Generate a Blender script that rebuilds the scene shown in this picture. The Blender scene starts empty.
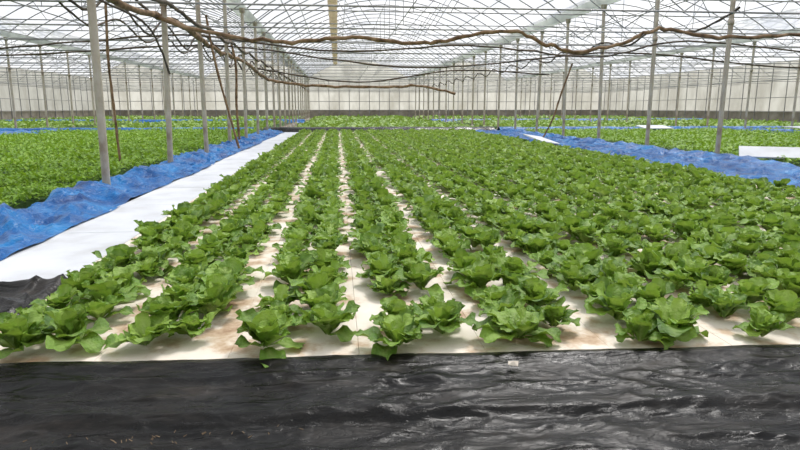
import bpy, math
import numpy as np
from mathutils import Vector
rng = np.random.default_rng(7)
scene = bpy.context.scene
scene.view_settings.view_transform = 'Standard'
scene.view_settings.look = 'None'
scene.view_settings.exposure = 0.0

# ------------------------------------------------------------ helpers
def link(o):
    scene.collection.objects.link(o); return o

def np_mesh(name, verts, faces, mat=None, smooth=True, attrs=None, obj=True):
    """faces: (F,4) or (F,3) int array"""
    me = bpy.data.meshes.new(name)
    verts = np.asarray(verts, dtype=np.float32).reshape(-1, 3)
    faces = np.asarray(faces, dtype=np.int32)
    nf, k = faces.shape
    me.vertices.add(len(verts)); me.vertices.foreach_set('co', verts.ravel())
    me.loops.add(nf*k); me.loops.foreach_set('vertex_index', faces.ravel())
    me.polygons.add(nf)
    me.polygons.foreach_set('loop_start', np.arange(0, nf*k, k, dtype=np.int32))
    me.polygons.foreach_set('loop_total', np.full(nf, k, dtype=np.int32))
    me.polygons.foreach_set('use_smooth', np.full(nf, smooth, dtype=bool))
    if attrs:
        for an, arr in attrs.items():
            a = me.attributes.new(an, 'FLOAT', 'POINT')
            a.data.foreach_set('value', np.asarray(arr, dtype=np.float32).ravel())
    me.update(calc_edges=True); me.validate()
    if mat: me.materials.append(mat)
    if not obj: return me
    return link(bpy.data.objects.new(name, me))

_grids = {}
def vnoise(x, y, seed=0):
    g = _grids.get(seed)
    if g is None:
        g = np.random.default_rng(100+seed).random((256, 256)); _grids[seed] = g
    xi = np.floor(x).astype(int); yi = np.floor(y).astype(int)
    fx = x-xi; fy = y-yi
    fx = fx*fx*(3-2*fx); fy = fy*fy*(3-2*fy)
    a = g[xi % 256, yi % 256]; b = g[(xi+1) % 256, yi % 256]
    c = g[xi % 256, (yi+1) % 256]; d = g[(xi+1) % 256, (yi+1) % 256]
    return (a*(1-fx)+b*fx)*(1-fy)+(c*(1-fx)+d*fx)*fy
def ridged(x, y, seed=0):
    return 1-np.abs(2*vnoise(x, y, seed)-1)

def grid_faces(nu, nv):
    i = np.arange((nu-1)*(nv-1)); r = i//(nv-1); c = i % (nv-1)
    a = r*nv+c
    return np.stack([a, a+1, a+nv+1, a+nv], 1)

def height_sheet(name, xs, ys, zf, mat, xf=None):
    X, Y = np.meshgrid(xs, ys, indexing='ij')
    Z = zf(X, Y)
    if xf: X, Y = xf(X, Y)
    V = np.stack([X, Y, Z], -1).reshape(-1, 3)
    F = grid_faces(len(xs), len(ys))[:, ::-1]
    return np_mesh(name, V, F, mat)

class Tubes:
    def __init__(s, n=6): s.V=[]; s.F=[]; s.n=n; s.c=0
    def path(s, pts, r):
        pts = [Vector(p) for p in pts]; n=s.n; m=len(pts)
        for i, p in enumerate(pts):
            t = (pts[min(i+1, m-1)]-pts[max(i-1, 0)]).normalized()
            up = Vector((0,0,1)) if abs(t.z) < .9 else Vector((0,1,0))
            a = t.cross(up).normalized(); b = t.cross(a)
            rr = r[i] if hasattr(r, '__len__') else r
            for k in range(n):
                th = 2*math.pi*k/n
                s.V.append(tuple(p+a*(rr*math.cos(th))+b*(rr*math.sin(th))))
        for i in range(m-1):
            for k in range(n):
                k2=(k+1)%n; o=s.c+i*n
                s.F.append((o+k, o+k2, o+n+k2, o+n+k))
        s.c += m*n
    def build(s, name, mat, smooth=True, obj=True):
        return np_mesh(name, s.V, s.F, mat, smooth, obj=obj)

class Boxes:
    def __init__(s): s.V=[]; s.F=[]
    def add(s, x0,x1,y0,y1,z0,z1, bev=0.008):
        o=len(s.V); b=bev
        s.V += [(x0,y0,z0),(x1,y0,z0),(x1,y1,z0),(x0,y1,z0),
                (x0,y0,z1-b),(x1,y0,z1-b),(x1,y1,z1-b),(x0,y1,z1-b),
                (x0+b,y0+b,z1),(x1-b,y0+b,z1),(x1-b,y1-b,z1),(x0+b,y1-b,z1)]
        q=[(3,2,1,0),(0,1,5,4),(1,2,6,5),(2,3,7,6),(3,0,4,7),
           (4,5,9,8),(5,6,10,9),(6,7,11,10),(7,4,8,11),(8,9,10,11)]
        s.F += [tuple(o+i for i in f) for f in q]
    def build(s, name, mat): return np_mesh(name, s.V, s.F, mat, False)

# ------------------------------------------------------------ materials
def new_mat(name):
    m = bpy.data.materials.new(name); m.use_nodes = True
    nt = m.node_tree; nt.nodes.clear()
    out = nt.nodes.new('ShaderNodeOutputMaterial')
    return m, nt, out
def N(nt, t, **kw):
    n = nt.nodes.new(t)
    for k, v in kw.items():
        if k in n.inputs.keys(): n.inputs[k].default_value = v
        else: setattr(n, k, v)
    return n
def ramp(nt, fac, stops):
    r = nt.nodes.new('ShaderNodeValToRGB'); e = r.color_ramp.elements
    while len(e) < len(stops): e.new(0.5)
    for i, (p, c) in enumerate(stops):
        e[i].position = p; e[i].color = (*c, 1)
    nt.links.new(fac, r.inputs[0]); return r.outputs[0]
def coords(nt, scale=(1,1,1)):
    tc = nt.nodes.new('ShaderNodeTexCoord'); mp = nt.nodes.new('ShaderNodeMapping')
    mp.inputs['Scale'].default_value = scale
    nt.links.new(tc.outputs['Object'], mp.inputs[0]); return mp.outputs[0]
def noise(nt, vec, scale, detail=4, rough=.6, dist=0, ridge=False):
    n = nt.nodes.new('ShaderNodeTexNoise')
    if ridge:
        n.noise_type='RIDGED_MULTIFRACTAL'
    n.inputs['Scale'].default_value=scale; n.inputs['Detail'].default_value=detail
    n.inputs['Roughness'].default_value=rough; n.inputs['Distortion'].default_value=dist
    nt.links.new(vec, n.inputs['Vector']); return n.outputs['Fac']
def mixc(nt, fac, a, b, mode='MIX'):
    m = nt.nodes.new('ShaderNodeMix'); m.data_type='RGBA'; m.blend_type=mode
    for s, v in ((m.inputs[0], fac), (m.inputs[6], a), (m.inputs[7], b)):
        if isinstance(v, bpy.types.NodeSocket): nt.links.new(v, s)
        elif isinstance(v, (int, float)): s.default_value = v
        else: s.default_value = (*v, 1)
    return m.outputs[2]
def bump(nt, h, strength=.3, dist=.02, prev=None):
    b = nt.nodes.new('ShaderNodeBump'); b.inputs['Strength'].default_value=strength
    b.inputs['Distance'].default_value=dist
    nt.links.new(h, b.inputs['Height'])
    if prev: nt.links.new(prev, b.inputs['Normal'])
    return b.outputs[0]

def noisy_mat(name, stops, scale=3, stretch=(1,1,1), rough=.6, metal=0, bscale=20, bstr=.3, bdist=.01, detail=5, spec=.5, dist=0):
    m, nt, out = new_mat(name)
    v = coords(nt, stretch)
    col = ramp(nt, noise(nt, v, scale, detail, .6, dist), stops)
    p = N(nt, 'ShaderNodeBsdfPrincipled', Roughness=rough, Metallic=metal)
    p.inputs['Specular IOR Level'].default_value = spec
    nt.links.new(col, p.inputs['Base Color'])
    nt.links.new(bump(nt, noise(nt, v, bscale, 4), bstr, bdist), p.inputs['Normal'])
    nt.links.new(p.outputs[0], out.inputs[0]); return m

def leaf_mat(name, dark, mid, light, rib, young, transl=.3, vscale=60):
    m, nt, out = new_mat(name)
    def at(n):
        a = nt.nodes.new('ShaderNodeAttribute'); a.attribute_name=n; return a.outputs['Fac']
    v = coords(nt)
    c = ramp(nt, at('tint'), [(0, dark), (.5, mid), (1, light)])
    n1 = noise(nt, v, 7, 3)
    c = mixc(nt, ramp(nt, n1, [(.35,(0,0,0)),(.7,(.5,.5,.5))]), c, light)
    c = mixc(nt, at('young'), c, young)
    c = mixc(nt, at('rib'), c, rib)
    p = N(nt, 'ShaderNodeBsdfPrincipled', Roughness=.42)
    p.inputs['Specular IOR Level'].default_value=.45
    nt.links.new(c, p.inputs['Base Color'])
    nb = bump(nt, noise(nt, v, vscale, 3), .8, .018)
    nt.links.new(nb, p.inputs['Normal'])
    t = N(nt, 'ShaderNodeBsdfTranslucent')
    tc = mixc(nt, .5, c, (.44,.62,.05))
    nt.links.new(tc, t.inputs['Color'])
    mx = N(nt, 'ShaderNodeMixShader'); mx.inputs[0].default_value = transl
    nt.links.new(p.outputs[0], mx.inputs[1]); nt.links.new(t.outputs[0], mx.inputs[2])
    nt.links.new(mx.outputs[0], out.inputs[0]); return m

M_lettuce = leaf_mat('lettuce_leaf', (.060,.155,.018), (.16,.31,.036), (.30,.48,.075), (.46,.58,.20), (.40,.56,.11), .23)
M_crop = leaf_mat('leafy_green_leaf', (.07,.18,.008), (.16,.33,.016), (.27,.47,.028), (.28,.46,.05), (.36,.55,.045), .25)
M_foam = noisy_mat('foam_raft', [(.30,(.30,.17,.09)),(.42,(.56,.42,.29)),(.51,(.76,.68,.58)),(.75,(.82,.77,.69))], 3.4, rough=.75, bscale=60, bstr=.15, detail=9)
M_foamw = noisy_mat('foam_white', [(.3,(.48,.49,.51)),(.5,(.58,.60,.64)),(.7,(.64,.66,.69))], 1.5, rough=.7, bscale=60, bstr=.1)
M_blue = noisy_mat('blue_tarp', [(.3,(.001,.04,.17)),(.5,(.002,.105,.34)),(.72,(.01,.21,.52))], 2.0, rough=.30, bscale=6, bstr=1.0, bdist=.07, spec=.22)
M_soil = noisy_mat('soil_floor', [(.35,(.09,.07,.05)),(.6,(.2,.16,.12))], 1.2, rough=.9)
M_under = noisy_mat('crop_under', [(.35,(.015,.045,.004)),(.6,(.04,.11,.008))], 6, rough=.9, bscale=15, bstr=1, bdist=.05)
M_liner = noisy_mat('pond_liner_dark', [(.3,(.20,.14,.10)),(.7,(.35,.26,.18))], 3, rough=.5)
M_steel = noisy_mat('galvanised_steel', [(.35,(.28,.22,.16)),(.5,(.45,.40,.33)),(.7,(.55,.52,.46))], 3, stretch=(1,1,.6), rough=.55, metal=.1, bscale=30, bstr=.1)
M_frame = noisy_mat('frame_tube', [(.35,(.20,.20,.20)),(.7,(.36,.36,.36))], 1, rough=.5, metal=.1)
M_hose = noisy_mat('old_hose', [(.35,(.08,.045,.02)),(.5,(.20,.12,.06)),(.7,(.34,.23,.14))], 4, rough=.8, bscale=14, bstr=.6, bdist=.03)
M_cable = noisy_mat('dark_cable', [(.35,(.035,.025,.018)),(.7,(.13,.09,.06))], 4, rough=.7)
M_wood = noisy_mat('dry_debris', [(.35,(.12,.08,.05)),(.7,(.28,.2,.12))], 9, rough=.8)

# black plastic, glossy, dusty patches and creases
M_black, nt, out = new_mat('black_plastic_film')
v = coords(nt, (.6,1.6,1)); v2 = coords(nt, (1,3.5,1)); v3 = coords(nt,(1,2.2,1))
dust = noise(nt, v, 2.6, 10, .74)
c = ramp(nt, dust, [(.44,(.004,.004,.004)),(.56,(.010,.009,.008)),(.72,(.042,.034,.029))])
p = N(nt, 'ShaderNodeBsdfPrincipled')
p.inputs['Specular IOR Level'].default_value=.20
nt.links.new(c, p.inputs['Base Color'])
rr = ramp(nt, dust, [(.35,(.14,.14,.14)),(.65,(.42,.42,.42))])
nt.links.new(rr, p.inputs['Roughness'])
b1 = bump(nt, noise(nt, v2, 3.0, 4, .5, 1.2, True), .50, .025)
b2 = bump(nt, noise(nt, v3, 22, 4, .6, 1.0), .55, .007, b1)
nt.links.new(b2, p.inputs['Normal'])
nt.links.new(p.outputs[0], out.inputs[0])

# translucent greenhouse film
def film(name, tfac, colr, stops, stretch, scale, dif=.3):
    m, nt, out = new_mat(name)
    v = coords(nt, stretch)
    c = ramp(nt, noise(nt, v, scale, 4), stops)
    tr = N(nt, 'ShaderNodeBsdfTransparent'); tr.inputs[0].default_value=(*colr,1)
    tl = N(nt, 'ShaderNodeBsdfTranslucent'); nt.links.new(c, tl.inputs[0])
    df = N(nt, 'ShaderNodeBsdfDiffuse'); nt.links.new(c, df.inputs[0])
    m1 = N(nt, 'ShaderNodeMixShader'); m1.inputs[0].default_value=dif
    nt.links.new(tl.outputs[0], m1.inputs[1]); nt.links.new(df.outputs[0], m1.inputs[2])
    m2 = N(nt, 'ShaderNodeMixShader'); m2.inputs[0].default_value=1-tfac
    nt.links.new(tr.outputs[0], m2.inputs[1]); nt.links.new(m1.outputs[0], m2.inputs[2])
    nt.links.new(m2.outputs[0], out.inputs[0]); return m
M_film = film('roof_film', .66, (.98,.98,1), [(.40,(.60,.63,.70)),(.58,(.95,.95,.97))], (.5,.35,.5), .9)
M_wall = film('wall_film', .30, (.88,.87,.82), [(.35,(.44,.42,.35)),(.65,(.76,.75,.68))], (1,1,.4), .5)
M_gutter = film('gutter_plastic', 0, (1,1,1), [(.35,(.60,.62,.60)),(.7,(.84,.86,.83))], (1,1,1), .6)
M_vent = film('vent_duct_film', .0, (1,.97,.88), [(.35,(.62,.55,.43)),(.7,(.80,.73,.60))], (1,1,1), 1)

# ------------------------------------------------------------ shell
GX = [-34.2,-19.2,-4.2,10.8,25.8,40.8]; GZ=5.6; RZ=8.3; Y0=-4.0; Y1=92.0
def archz(t): return GZ+(RZ-GZ)*math.sin(math.pi*t)**.85
def box_obj(name, x0,x1,y0,y1,z0,z1, mat):
    b=Boxes(); b.add(x0,x1,y0,y1,z0,z1,.001); return b.build(name, mat)
box_obj('floor', -80,90,-30,160,-.35,-.1, M_soil)
V=[];F=[]
ts = np.linspace(0,1,17)
for s in range(5):
    for j in range(17):
        x=GX[s]+15*ts[j]; z=archz(ts[j])+.06
        V += [(x,Y0,z),(x,Y1,z)]
    o=s*34
    F += [(o+2*j,o+2*j+2,o+2*j+3,o+2*j+1) for j in range(16)]
np_mesh('ceiling', V, F, M_film)
def gable(name, y):
    V=[];F=[]
    for s in range(5):
        for j in range(17):
            x=GX[s]+15*ts[j]; V += [(x,y,-.1),(x,y,archz(ts[j])+.06)]
        o=s*34
        F += [(o+2*j,o+2*j+2,o+2*j+3,o+2*j+1) for j in range(16)]
    np_mesh(name, V, F, M_wall, False)
gable('wall_far', Y1); gable('wall_near', Y0)
for nm,x in (('wall_left',GX[0]),('wall_right',GX[-1])):
    np_mesh(nm, [(x,Y0,-.1),(x,Y1,-.1),(x,Y1,GZ+.06),(x,Y0,GZ+.06)], [(0,1,2,3)], M_wall, False)
M_kick = noisy_mat('kick_board', [(.35,(.18,.16,.12)),(.7,(.34,.31,.26))], 1, rough=.8)
box_obj('baseboard_far', GX[0],GX[-1],Y1-.12,Y1-.04,-.1,1.1, M_kick)
box_obj('baseboard_left', GX[0]+.04,GX[0]+.12,Y0,Y1,-.1,1.1, M_kick)
box_obj('baseboard_right', GX[-1]-.12,GX[-1]-.04,Y0,Y1,-.1,1.1, M_kick)

# ------------------------------------------------------------ frame
T = Tubes(5)
frames = np.arange(2.6, Y1, 4.0)
ribs = np.arange(0.6, Y1, 2.0)
for s in range(5):
    for y in ribs:
        T.path([(GX[s]+15*t, y, archz(t)) for t in np.linspace(0,1,17)], .032)
    for t in (.15,.32,.5,.68,.85):
        T.path([(GX[s]+15*t, Y0, archz(t)-.03),(GX[s]+15*t, Y1, archz(t)-.03)], .022)
    for y in frames:
        T.path([(GX[s],y,GZ-.15),(GX[s]+15,y,GZ-.15)], .028)
        T.path([(GX[s],y,3.75),(GX[s]+15,y,3.75)], .024)
        c=GX[s]+7.5
        for dx,t in ((-3.2,.29),(0,.5),(3.2,.71)):
            T.path([(c+dx*.5,y,GZ-.15),(GX[s]+15*t,y,archz(t))], .018)
        T.path([(GX[s],y,4.4),(GX[s]+1.5,y,GZ-.15)], .02)
        T.path([(GX[s]+15,y,4.4),(GX[s]+13.5,y,GZ-.15)], .02)
    for dx in (3,6,9,12):
        T.path([(GX[s]+dx,Y0,3.79),(GX[s]+dx,Y1,3.79)], .012)
for x in np.arange(GX[0],GX[-1],1.5):
    T.path([(x,Y1-.15,-.1),(x,Y1-.15,GZ)], .05)
for y in np.arange(2,Y1,2.0):
    for x in (GX[0]+.15,GX[-1]-.15): T.path([(x,y,-.1),(x,y,GZ)], .045)
for z in (1.15,2.4,4.0):
    T.path([(GX[0],Y1-.2,z),(GX[-1],Y1-.2,z)], .04)
    for x in (GX[0]+.2,GX[-1]-.2): T.path([(x,Y0,z),(x,Y1,z)], .03)
T.build('greenhouse_roof_frame', M_frame)

prof=[(-.30,.22),(-.27,.22),(-.14,-.02),(.14,-.02),(.27,.22),(.30,.22),(.16,-.06),(-.16,-.06)]
for x in GX[1:-1]:
    V=[(x+a,yy,GZ+b-.02) for yy in (Y0,Y1) for a,b in prof]; n=len(prof)
    F=[(i,(i+1)%n,n+(i+1)%n,n+i) for i in range(n)]
    np_mesh('roof_gutter', V, F, M_gutter, False)
V=Tubes(12)
pp=[];rr_=[]
for y in np.arange(24,80,1.0):
    pp.append((-.15,y,7.0)); rr_.append(.27 if int(y)%4 else .24)
V.path(pp,rr_)
V.build('ventilation_duct', M_vent)

# posts (shared mesh)
def post_mesh(r):
    P=Tubes(12)
    P.path([(0,0,-.12),(0,0,5.5)], r)
    P.path([(0,0,-.1),(0,0,.1),(0,0,.101)], [r*1.9,r*1.7,r*1.02])
    P.path([(0,0,3.68),(0,0,3.69),(0,0,3.82),(0,0,3.83)], [r,r*1.3,r*1.3,r])
    P.path([(0,0,5.3),(0,0,5.32),(0,0,5.5)], [r,r*1.6,r*1.8])
    return P.build('support_post', M_steel, obj=False)
pm = post_mesh(.066)
for x in GX[1:-1]:
    ph = 2.6 if x < 5 else 0.25
    for k in range(22):
        y = ph+4*k
        if abs(x-GX[2])<.1 and y<6: continue
        if y>Y1-1: continue
        o=bpy.data.objects.new('support_post', pm); link(o)
        xx = x+.27 if abs(x-GX[2])<.1 else x
        o.location=(xx,y,0); o.rotation_euler=(rng.normal(0,.006),rng.normal(.010 if x<0 else 0,.008),0)

# ------------------------------------------------------------ leaves
def build_leaves(base, yaw, e0, bend, L, W, nu, nv, tint, young, cup=.25, ruf=.12, petiole=.12):
    n=len(L)
    u=np.linspace(0,1,nu)**.85; v=np.linspace(-1,1,nv)
    e0=e0[:,None]; bend=bend[:,None]
    ang=e0-bend*(u[None]**1.4)
    du=np.diff(u,prepend=0)[None]
    r=np.cumsum(np.cos(ang)*du,1)*L[:,None]; z=np.cumsum(np.sin(ang)*du,1)*L[:,None]
    w=petiole+(1-petiole)*np.sin(np.pi*np.clip(u,0,1)**1.35*.84)**.85
    w=np.where(u>.985,.42,w); w=W[:,None]*w[None]*.5
    side=w[:,:,None]*v[None,None]
    ph=rng.random((n,1,1))*6.28
    lift=(cup*w[:,:,None]*(v**2)[None,None]
          + ruf*w[:,:,None]*np.sin(ph+u[None,:,None]*12+np.sign(v)[None,None]*1.7)*(v**2)[None,None])
    nr=-np.sin(ang)[:,:,None]; nz=np.cos(ang)[:,:,None]
    R=r[:,:,None]+nr*lift; Z=z[:,:,None]+nz*lift
    tip=((v**2)[None,None]*(u[None,:,None]>.985)*-.10)*L[:,None,None]
    R=R+tip
    cy=np.cos(yaw)[:,None,None]; sy=np.sin(yaw)[:,None,None]
    X=base[:,0][:,None,None]+R*cy-side*sy
    Y=base[:,1][:,None,None]+R*sy+side*cy
    Zz=base[:,2][:,None,None]+Z
    V=np.stack([X,Y,np.maximum(Zz,base[:,2][:,None,None]-.012)],-1).reshape(-1,3)
    f=grid_faces(nu,nv)
    F=(f[None]+(np.arange(n)*nu*nv)[:,None,None]).reshape(-1,4)
    tt=np.repeat(tint,nu*nv); yy=np.repeat(young,nu*nv)
    rib=((np.abs(v)<.01)[None,:]*(1-u[:,None]*.8)*.7).ravel(); rib=np.tile(rib,n)
    return V,F,tt,yy,rib

def merge(parts):
    V=[];F=[];a=[];b=[];c=[];o=0
    for p in parts:
        V.append(p[0]); F.append(p[1]+o); o+=len(p[0]); a.append(p[2]); b.append(p[3]); c.append(p[4])
    return np.concatenate(V),np.concatenate(F),dict(tint=np.concatenate(a),young=np.concatenate(b),rib=np.concatenate(c))

def rosettes(pos, R, nleaf, nu, nv):
    H=len(pos)
    k=np.tile(np.arange(nleaf),H); h=np.repeat(np.arange(H),nleaf)
    s=k/(nleaf-1)                           # 0 outer .. 1 inner
    yaw=k*2.39996+np.repeat(rng.random(H)*6.28,nleaf)+rng.normal(0,.3,len(k))
    Rr=R[h]
    L=Rr*(1.36-.50*s)*rng.uniform(.75,1.22,len(k))
    W=Rr*(.88-.26*s)*rng.uniform(.80,1.2,len(k))
    lean=rng.normal(0,6,H)[h]
    e0=np.radians(40+40*s+lean+rng.normal(0,12,len(k)))
    bend=np.radians(50-12*s+rng.normal(0,22,len(k)))
    base=pos[h].copy()
    base[:,2]+=.018+.03*s
    base[:,0]+=np.cos(yaw)*.012; base[:,1]+=np.sin(yaw)*.012
    headt=rng.random(H)[h]
    tint=np.clip(.02+.34*headt+.35*s+rng.normal(0,.24,len(k)),0,1)
    young=np.clip((s-.45)*1.2,0,.65)
    return build_leaves(base,yaw,e0,bend,L,W,nu,nv,tint,young,.26,.30)

# lettuce bed layout
PER=.745; C0=.47
def yfront(x): return 3.20-.044*x
pts=[]
for k in range(-3,10):
    xc=C0+PER*k
    for sgn in (-1,1):
        off=rng.random()*.12+(0.0 if sgn<0 else .13)
        y=yfront(xc)+.14+off
        while y<35.6:
            if rng.random()>.03:
                pts.append((xc+sgn*.145+rng.normal(0,.028), y+rng.normal(0,.036), .04, rng.uniform(.76,1.2)))
            y+=.325
pts=np.array(pts)
R=.172*pts[:,3]
near=pts[:,1]<7.5; midm=(pts[:,1]>=7.5)&(pts[:,1]<15); far=pts[:,1]>=15
P3=pts[:,:3]
parts=[rosettes(P3[near],R[near],19,10,5), rosettes(P3[midm],R[midm],15,6,5), rosettes(P3[far],R[far],12,5,3)]
V,F,A=merge(parts)
np_mesh('lettuce_crop', V, F, M_lettuce, True, A)

# foam rafts of main bed (butted edge to edge)
B=Boxes()
for k in range(-3,10):
    x0=C0+PER*(k-.5)+.0008; x1=x0+PER-.0016
    if k==-3: x0-=.14
    if k==9: x1+=.2
    y=yfront((x0+x1)/2)
    while y<35.8:
        y1=min(y+2.4,35.9)
        B.add(x0,x1,y+.001,y1-.001,-.02,.04+rng.uniform(-.0015,.0015),.002)
        y+=2.4
B.build('foam_raft_bed', M_foam)
box_obj('pond_liner', -3.4,7.95,3.5,36.0,-.1,-.03, M_liner)
B=Boxes(); y=5.0
while y<36:
    B.add(-3.18,-2.26,y+.006,min(y+2,36)-.006,-.03,.05+rng.uniform(-.004,.004)); y+=2
B.build('white_foam_walkway', M_foamw)

# ------------------------------------------------------------ side crops
def crop(name, x0,x1,y0,y1, sp, nleaf, L0, nu, nv, ztop):
    xs=np.arange(x0+.1,x1-.1,sp); ys=np.arange(y0+.1,y1-.1,sp)
    X,Y=np.meshgrid(xs,ys); X=X.ravel()+rng.normal(0,sp*.25,X.size); Y=Y.ravel()+rng.normal(0,sp*.25,Y.size)
    H=len(X); h=np.repeat(np.arange(H),nleaf); n=len(h)
    hz=ztop*(.30+.6*vnoise(X*1.1+50,Y*1.1+50,3)+.65*vnoise(X*2.6,Y*2.6,6)+.25*(rng.random(H)-.5))
    base=np.stack([X[h]+rng.normal(0,sp*.28,n),Y[h]+rng.normal(0,sp*.28,n),hz[h]*rng.uniform(.45,1,n)-.02],1)
    yaw=rng.random(n)*6.28
    L=L0*rng.uniform(.7,1.3,n); W=L*rng.uniform(.6,.85,n)
    e0=np.radians(rng.uniform(15,75,n)); bend=np.radians(rng.uniform(20,70,n))
    tint=np.clip(.45*rng.random(n)+.6*vnoise(X*2.6,Y*2.6,6)[h]-.05,0,1)
    young=(rng.random(n)<.15)*.6
    return build_leaves(base,yaw,e0,bend,L,W,nu,nv,tint,young,.3,.2)
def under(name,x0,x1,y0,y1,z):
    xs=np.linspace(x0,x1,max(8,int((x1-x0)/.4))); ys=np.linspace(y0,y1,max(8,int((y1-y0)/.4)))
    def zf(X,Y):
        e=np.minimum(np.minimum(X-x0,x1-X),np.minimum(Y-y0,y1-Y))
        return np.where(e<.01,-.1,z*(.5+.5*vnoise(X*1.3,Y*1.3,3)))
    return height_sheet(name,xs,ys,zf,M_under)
def field(parts,x0,x1,y0,y1,z=.12,mat=None):
    V,F,A=merge(parts)
    o=np_mesh('leafy_green_crop',V,F,mat or M_crop,True,A)
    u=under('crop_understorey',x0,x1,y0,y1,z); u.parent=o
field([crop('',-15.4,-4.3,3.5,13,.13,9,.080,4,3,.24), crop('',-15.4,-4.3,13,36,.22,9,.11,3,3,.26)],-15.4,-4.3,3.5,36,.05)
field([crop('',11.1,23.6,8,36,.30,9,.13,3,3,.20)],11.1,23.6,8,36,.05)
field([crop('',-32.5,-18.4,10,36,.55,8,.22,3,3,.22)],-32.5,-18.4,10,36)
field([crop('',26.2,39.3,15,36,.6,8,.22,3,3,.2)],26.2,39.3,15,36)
for (a,b) in ((-32.5,-18.4),(-15.4,-4.75),(-2.4,9.3),(11.6,23.4),(26.4,39.3)):
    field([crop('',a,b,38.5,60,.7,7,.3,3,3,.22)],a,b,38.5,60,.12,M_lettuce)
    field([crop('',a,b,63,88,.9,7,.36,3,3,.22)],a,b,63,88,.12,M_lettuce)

# ------------------------------------------------------------ tarps
def tarp_long(x0,x1,y0,y1,prof,amp=.035,st=.06,sy=.12,seed=11,mat=None):
    xs=np.linspace(x0,x1,int((x1-x0)/st)+2); ys=np.arange(y0,y1,sy)
    px=[p[0] for p in prof]; pz=[p[1] for p in prof]
    def zf(X,Y):
        t=(X-x0)/(x1-x0)
        edge=np.clip(np.minimum(t,1-t)*6+.25,0,1)
        return (np.interp(t,px,pz)+edge*(amp*1.8*(ridged(X*1.6+Y*.9,Y*1.0-X*.5,seed)**2-.4)
                +amp*(ridged(X*4-Y*1.8,Y*2.5+X*2,seed+1)**2-.4)+amp*.4*(ridged(X*9+Y*3,Y*7-X*4,seed+3)-.5)))
    def xf(X,Y):
        e=.12*(vnoise(Y*.5,Y*0,seed+2)-.5)+.06*(vnoise(Y*2,Y*0+3,seed+2)-.5)
        return X+e, Y
    return height_sheet('blue_tarp',xs,ys,zf,mat or M_blue,xf)
tarp_long(-4.35,-3.12,2.5,36.3,[(0,.02),(.12,.17),(.30,.17),(.55,.09),(.8,.06),(1,.06)],.07,.03,.045,11)
tarp_long(7.85,10.9,5,36.3,[(0,.03),(.12,.10),(.3,.05),(.65,.06),(.85,.15),(1,0)],.065,.05,.08,14)
tarp_long(-18.1,-15.5,8,36.5,[(0,0),(.15,.2),(.5,.1),(.85,.22),(1,0)],.05,.1,.2,17)
tarp_long(23.7,25.9,10,36.5,[(0,0),(.15,.22),(.5,.12),(.85,.22),(1,0)],.05,.1,.2,19)
def tarp_cross(x0,x1,y0,y1,z,seed,mat=None,name='blue_tarp'):
    xs=np.arange(x0,x1,.25); ys=np.linspace(y0,y1,12)
    def zf(X,Y):
        t=(Y-y0)/(y1-y0)
        return z*np.sin(np.pi*t)+.05*(ridged(X*1.3,Y*2,seed)-.5)
    return height_sheet(name,xs,ys,zf,mat or M_blue)
tarp_cross(-33,-4.8,36.6,37.6,.3,21)
tarp_cross(10,39,36.6,37.6,.28,22)
tarp_cross(-4.6,9.8,36.5,37.7,.3,23,M_black,'black_plastic_sheet')
tarp_cross(-33,-3,60.8,62.2,.35,24)
tarp_cross(9.5,39,60.8,62.2,.35,25)

# ------------------------------------------------------------ black plastic foreground
xs=np.arange(-6.5,6.5,.022); ys=np.arange(.9,3.42,.012)
def zf(X,Y):
    Yr=Y-(yfront(X)-3.22)
    base=np.interp(Yr,[0,2.2,2.55,2.66,2.74,2.95,3.12,3.2,3.27,3.4],[-.05,-.05,-.045,-.04,.004,.015,.045,.062,.05,-.05])
    wx=X+.6*vnoise(X*.7,Yr*.7,38); wy=Yr+.14*vnoise(X*1.1,Yr*1.5,39)
    w=.016*(ridged(wx*.6+2,wy*5,31)**5-.3)+.012*(ridged(wx*1.4+wy*2,wy*9,32)**5-.3)+.02*(vnoise(X*.9,Yr*2.2,33)-.5)
    w+=.009*(ridged(wx*3-wy*6,wy*7+wx*2,34)**5-.3)+.007*(ridged(wx*5+wy*7,wy*10-wx*2,35)**5-.3)
    return base+w*np.interp(Yr,[0,3.0,3.15,3.3],[1.1,1.0,.45,.2])
def xf(X,Y): return X, Y+.02*(vnoise(X*2.5,X*0,36)-.5)
height_sheet('black_plastic_sheet',xs,ys,zf,M_black,xf)
xs=np.arange(-5.6,-2.1,.03); ys=np.arange(3.25,5.12,.03)
def zf2(X,Y):
    e=np.clip(np.minimum(-2.1-X,5.1-Y)/.15,0,1)
    return -.04+e*(.11+.07*(ridged(X*2,Y*3,41)**2-.3)+.05*(ridged(X*6,Y*5+X*3,42)**2-.5))
height_sheet('black_plastic_sheet',xs,ys,zf2,M_black)

V=[(.90,2.99,.065),(.95,2.975,.06),(.96,3.0,.08),(.93,3.02,.07),(.905,3.015,.075)]
np_mesh('paper_scrap',[*V,(.93,2.995,.085)],[(0,1,5),(1,2,5),(2,3,5),(3,4,5),(4,0,5)],M_foam,False)
D=Tubes(5)
for i in range(30):
    x=rng.normal(-.75,.3); y=rng.normal(2.56,.03); a=rng.random()*3.14; l=rng.uniform(.008,.02)
    D.path([(x,y,-.012),(x+l*math.cos(a),y+l*math.sin(a)*.5,-.004)],[.0025,.0015])
D.build('dry_leaf_litter',M_wood)

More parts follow.
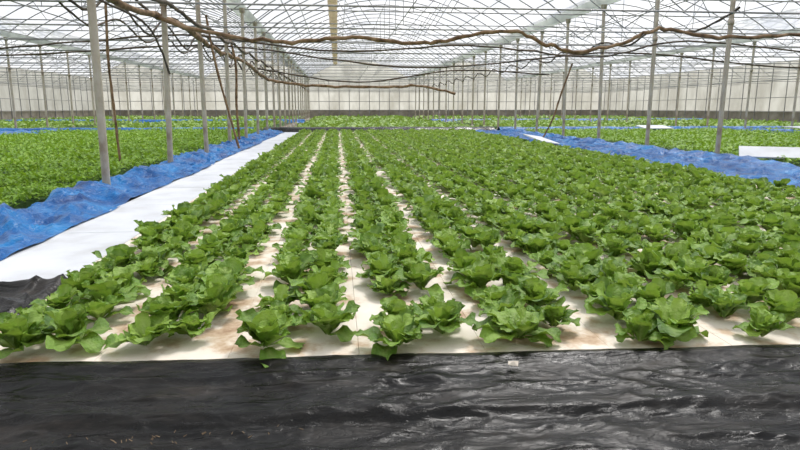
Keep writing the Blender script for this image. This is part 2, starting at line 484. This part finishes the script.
# ------------------------------------------------------------ white loose boards
def board(name, c, sx, sy, rx, rz, t=.04, ry=0):
    b=Boxes(); b.add(-sx/2,sx/2,-sy/2,sy/2,-t/2,t/2,.006)
    o=b.build(name,M_foamw); o.location=c; o.rotation_euler=(rx,ry,rz); return o
board('foam_board',(11.15,14.6,.31),1.4,.55,math.radians(26),-.55)
board('foam_board',(7.75,22.5,.27),.75,1.9,.10,.1,.04,.15)
board('foam_board',(18.5,34,.35),1.8,1,.15,.1)
board('foam_board',(24.8,29,.38),1.2,4,.03,.0)
board('foam_board',(24.8,22,.38),1.2,3,.03,.0)
board('foam_board',(-17,30,.33),.9,2.5,.03,.1)

# ------------------------------------------------------------ hanging hoses
def catmull(P, n=8):
    P=[Vector(p) for p in P]; Q=[P[0]]+P+[P[-1]]; out=[]
    for i in range(1,len(Q)-2):
        for k in range(n):
            t=k/n; a,b,c,d=Q[i-1],Q[i],Q[i+1],Q[i+2]
            out.append(.5*((2*b)+(c-a)*t+(2*a-5*b+4*c-d)*t*t+(3*b-a-3*c+d)*t**3))
    out.append(P[-1]); return out
def hose(P, r, jit=.02, name='irrigation_hose', mat=None):
    Q=catmull(P); t=Tubes(8)
    t.path([q+Vector((0,rng.normal(0,jit),rng.normal(0,jit))) for q in Q],[r*rng.uniform(.85,1.2) for _ in Q])
    return t.build(name,mat or M_hose)
hose([(-6.0,14.4,4.1),(-4.6,14.4,3.65),(-2.9,14.4,3.1),(-1.0,14.5,2.93),(.2,14.5,3.05),(1.7,14.5,2.95),(2.7,14.5,3.02),(4.0,14.5,3.25),(5.0,14.5,2.95),(5.8,14.5,2.78),(6.9,14.5,2.98),(7.8,14.5,3.3),(9.4,14.5,3.15),(12,14.6,3.25),(15,14.6,3.3)],.042)
hose([(-4.1,9,3.9),(-4.05,12,3.4),(-3.9,16,3.5),(-3.9,21,3.3),(-3.9,27,3.35),(-3.5,34,2.9),(-1,36,2.7),(3,36,2.65),(5,36,2.7),(7,36,2.3)],.07)
hose([(-5.0,14.4,3.7),(-5.05,14.4,2.5),(-5.0,14.35,1.2),(-4.95,14.3,.15)],.03,.008)
hose([(-3.9,19.5,4.2),(-3.7,19.5,2.8),(-3.35,19.5,1.2),(-3.1,19.4,.2)],.035,.01)
hose([(-4.0,24,4.2),(-3.8,24,3.0),(-3.85,24,1.5),(-3.8,24,.25)],.045,.01)
hose([(9.4,24,3.2),(9.0,24,2.0),(8.7,24,1.0),(8.3,24,.2)],.035,.01)
def cable(P, r=.02): return hose(P, r, .01, 'hanging_cable', M_cable)
def sagline(x, y0, y1, z, sag, r, dx=0):
    P=[]; y=y0
    while y<=y1:
        P += [(x+dx*(y-y0)/(y1-y0), y, z),(x+dx*(y-y0)/(y1-y0)+.1, y+2, z-sag)]; y+=4
    return cable(P, r)
sagline(-4.6,6.6,62,3.95,.28,.034)
sagline(-4.9,6.6,54,3.85,.55,.026)
sagline(-3.65,10.6,70,3.7,.16,.045)
sagline(-6.5,10.6,54,3.9,.4,.026,2)
sagline(9.9,14.6,70,3.85,.3,.03)
cable([(-15,18.6,3.4),(-11,18.6,3.05),(-7,18.6,3.3),(-4.2,18.6,3.5),(0,18.6,3.1),(4,18.6,3.3),(8,18.6,3.0),(11,18.6,3.5),(17,18.6,3.1),(22,18.6,3.4)],.026)
cable([(-19,22.6,3.7),(-12,22.6,3.2),(-4.2,22.6,3.6),(3,22.6,2.9),(10.8,22.6,3.5),(18,22.6,3.0),(25,22.6,3.6)],.03)
cable([(-4.2,30.6,3.4),(1,30.6,2.7),(6,30.6,3.3),(10.8,30.6,3.1)],.035)
cable([(-7.2,10.6,3.3),(-5.5,10.6,3.12),(-4.0,10.6,3.3)],.018)
cable([(-4.8,9.9,3.75),(-4.2,11,3.35),(-3.75,13,3.05),(-3.8,14.6,2.2)],.022)

# ------------------------------------------------------------ light, world, camera
w=bpy.data.worlds.new('overcast_sky'); scene.world=w; w.use_nodes=True
nt=w.node_tree; bg=nt.nodes['Background']
tc=nt.nodes.new('ShaderNodeTexCoord'); sp=nt.nodes.new('ShaderNodeSeparateXYZ')
nt.links.new(tc.outputs['Generated'],sp.inputs[0])
c=ramp(nt,sp.outputs[2],[(0,(.72,.73,.70)),(.06,(.84,.85,.86)),(.2,(.93,.94,.97)),(1,(.95,.97,1.0))])
nt.links.new(c,bg.inputs[0]); bg.inputs[1].default_value=1.2
sl=bpy.data.lights.new('sun','SUN'); sl.energy=4.2; sl.angle=math.radians(14); sl.color=(1,.97,.92)
so=link(bpy.data.objects.new('sun',sl)); so.rotation_euler=(math.radians(-28),math.radians(18),0)

cam=bpy.data.cameras.new('camera'); cam.lens=27; cam.sensor_width=36; cam.clip_end=400
co=link(bpy.data.objects.new('camera',cam)); co.location=(0,0,1.44)
co.rotation_euler=(math.radians(90-11.03),0,math.radians(-5.85))
scene.camera=co
